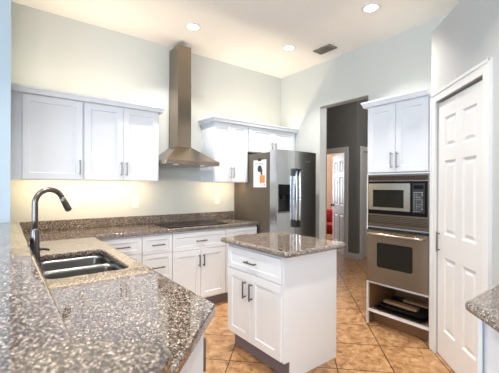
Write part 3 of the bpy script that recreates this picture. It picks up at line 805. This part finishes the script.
for bx, by, bw, bd, lab in ((OX + 0.175, 1.565, 0.33, 0.07, 'narrow pale wooden board lying in front on the black trays under the oven'),
                           (OX + 0.345, 1.455, 0.32, 0.07, 'narrow wooden board lying at the back of the black trays under the oven')):
    cb = obj('cutting_board', prism(rounded([(-bw / 2, -bd / 2), (bw / 2, -bd / 2), (bw / 2, bd / 2), (-bw / 2, bd / 2)], 0.015), 0, 0.022), 'board_wood')
    cb.location = (bx, by, 0.2005); cb.rotation_euler = (0, 0, -PI / 2)
    tag(cb, lab, 'board', 'wooden boards under the oven')

# ------------------------------------------------------------------ desk cabinet on the right
dk = thing('desk_cabinet', 'white base cabinet at the right edge of the room beside the pantry door', 'cabinet', (0, 0, 0))
Fp = lambda s, off=0.0: (1.497 - s * r2 + off * -r2, 0.397 - s * r2 + off * r2)
fpts = [(1.575, 0.445), (1.497 + 0.078, 0.475)]
obj('body', prism([(1.497, 0.397), (1.550, 0.450), (2.085, 0.450), (2.065, 0.42), (1.58, -0.065), (1.035, -0.065)], 0.11, 0.872), 'cabinet_white', dk)
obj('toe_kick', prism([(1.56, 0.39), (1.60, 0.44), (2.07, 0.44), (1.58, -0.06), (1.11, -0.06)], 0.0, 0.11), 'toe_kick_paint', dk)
obj('end_panel', prism([(1.530, 0.452), (1.530, 0.466), (2.10, 0.466), (2.10, 0.452)], 0.0, 0.872), 'cabinet_white', dk)
ddo = obj('door', shaker(0.012, 0.45, 0.125, 0.845), 'cabinet_white', dk); ddo.location = (1.497 - 0.001, 0.397 + 0.001, 0); ddo.rotation_euler = (0, 0, math.radians(-135))
pull(ddo, 0.41, 0.72)
dt = link('desk_countertop', slab([rounded([(1.418, 0.476), (2.125, 0.476), (1.57, -0.079), (0.863, -0.079)], [0.022, 0, 0, 0.02])], 0.873, 0.914, 0.018), 'granite')
tag(dt, 'granite counter at the right edge of the picture beside the pantry door', 'countertop')

# ------------------------------------------------------------------ ceiling lights and vent
def ceiling_lamp(x, y, lab, seen=True):
    o = thing('ceiling_light', lab, 'light', (x, y, ZC), 0, 'recessed ceiling lights')
    bm = bmesh.new(); lathe(bm, [(0.062, -0.0005), (0.085, -0.0005), (0.085, -0.004), (0.078, -0.007), (0.062, -0.005), (0.062, -0.0005)], n=36); obj('trim_ring', bm, 'trim_white', o, True)
    bm = bmesh.new(); lathe(bm, [(0, -0.003), (0.061, -0.003), (0.061, -0.001)], n=32); obj('lens', bm, 'lamp_glow', o)
    l = bpy.data.lights.new('lamp', 'AREA'); l.shape = 'DISK'; l.size = 0.11; l.energy = 26; l.color = WARM; l.spread = math.radians(104)
    lo_ = bpy.data.objects.new('lamp', l); COL.objects.link(lo_); lo_.parent = o; lo_.location = (0, 0, -0.012)
ceiling_lamp(1.585, 3.045, 'glowing round recessed ceiling light nearest the range hood')
ceiling_lamp(2.739, 2.788, 'glowing round recessed ceiling light in front of the fridge beside the ceiling vent')
ceiling_lamp(2.728, 1.693, 'glowing round recessed ceiling light in front of the tall oven cabinet')
ceiling_lamp(0.45, 2.0, 'added unseen fill light in the ceiling over the sink leg')  # this and the next two: unseen ceiling lights added for fill
ceiling_lamp(1.45, 0.9, 'added unseen fill light in the ceiling between the bar and the pantry')
ceiling_lamp(-0.55, 1.1, 'added unseen fill light in the ceiling on the living room side of the bar')
vt = thing('ceiling_vent', 'dark rectangular air vent in the ceiling near the hall opening', 'vent', (3.105, 2.54, ZC))
obj('frame', boxes((-0.075, 0.075, -0.125, -0.110, -0.012, -0.0005), (-0.075, 0.075, 0.110, 0.125, -0.012, -0.0005), (-0.075, -0.060, -0.110, 0.110, -0.012, -0.0005), (0.060, 0.075, -0.110, 0.110, -0.012, -0.0005)), 'vent_dark', vt)
obj('backing', boxes((-0.060, 0.060, -0.110, 0.110, -0.003, -0.0005)), 'slot_dark', vt)
for i in range(7):
    x = -0.05 + i * 0.0167
    obj('slat', boxes((x - 0.004, x + 0.004, -0.109, 0.109, -0.010, -0.004)), 'vent_dark', vt)

# ------------------------------------------------------------------ red armchair in the bedroom, added hall fill light, bedroom lamp
ac = thing('armchair', 'red upholstered chair seen through the open bedroom door', 'chair', (6.48, 5.0, 0), math.radians(-60))
obj('seat', boxes((-0.27, 0.27, -0.30, 0.22, 0.25, 0.46), bev=0.04), 'red_fabric', ac, True)
obj('backrest', boxes((-0.36, 0.36, 0.22, 0.40, 0.14, 0.78), bev=0.05), 'red_fabric', ac, True)
for s in (-1, 1):
    obj('armrest', boxes((s * 0.32 - 0.05, s * 0.32 + 0.05, -0.32, 0.22, 0.14, 0.62), bev=0.04), 'red_fabric', ac, True)
    for y in (-0.26, 0.34):
        bm = bmesh.new(); tube(bm, [(s * 0.31, y, 0.0), (s * 0.31, y, 0.16)], [0.018, 0.026], 10); obj('leg', bm, 'wood_leg', ac)
l = bpy.data.lights.new('bedroom_lamp', 'POINT'); l.energy = 80; l.color = (1.0, 0.80, 0.66); l.shadow_soft_size = 0.2
o = bpy.data.objects.new('bedroom_lamp', l); COL.objects.link(o); o.location = (7.0, 4.9, 2.6)
area('bedroom_daylight', (5.9, 6.4, 1.6), (0, -1, 0), 1.1, 1.2, 70, (0.85, 0.92, 1.0))
l = bpy.data.lights.new('hall_fill', 'POINT'); l.energy = 60; l.color = (1.0, 0.95, 0.90); l.shadow_soft_size = 0.15  # unseen point light added to brighten the hall
o = bpy.data.objects.new('hall_fill', l); COL.objects.link(o); o.location = (4.4, 2.2, 2.6)
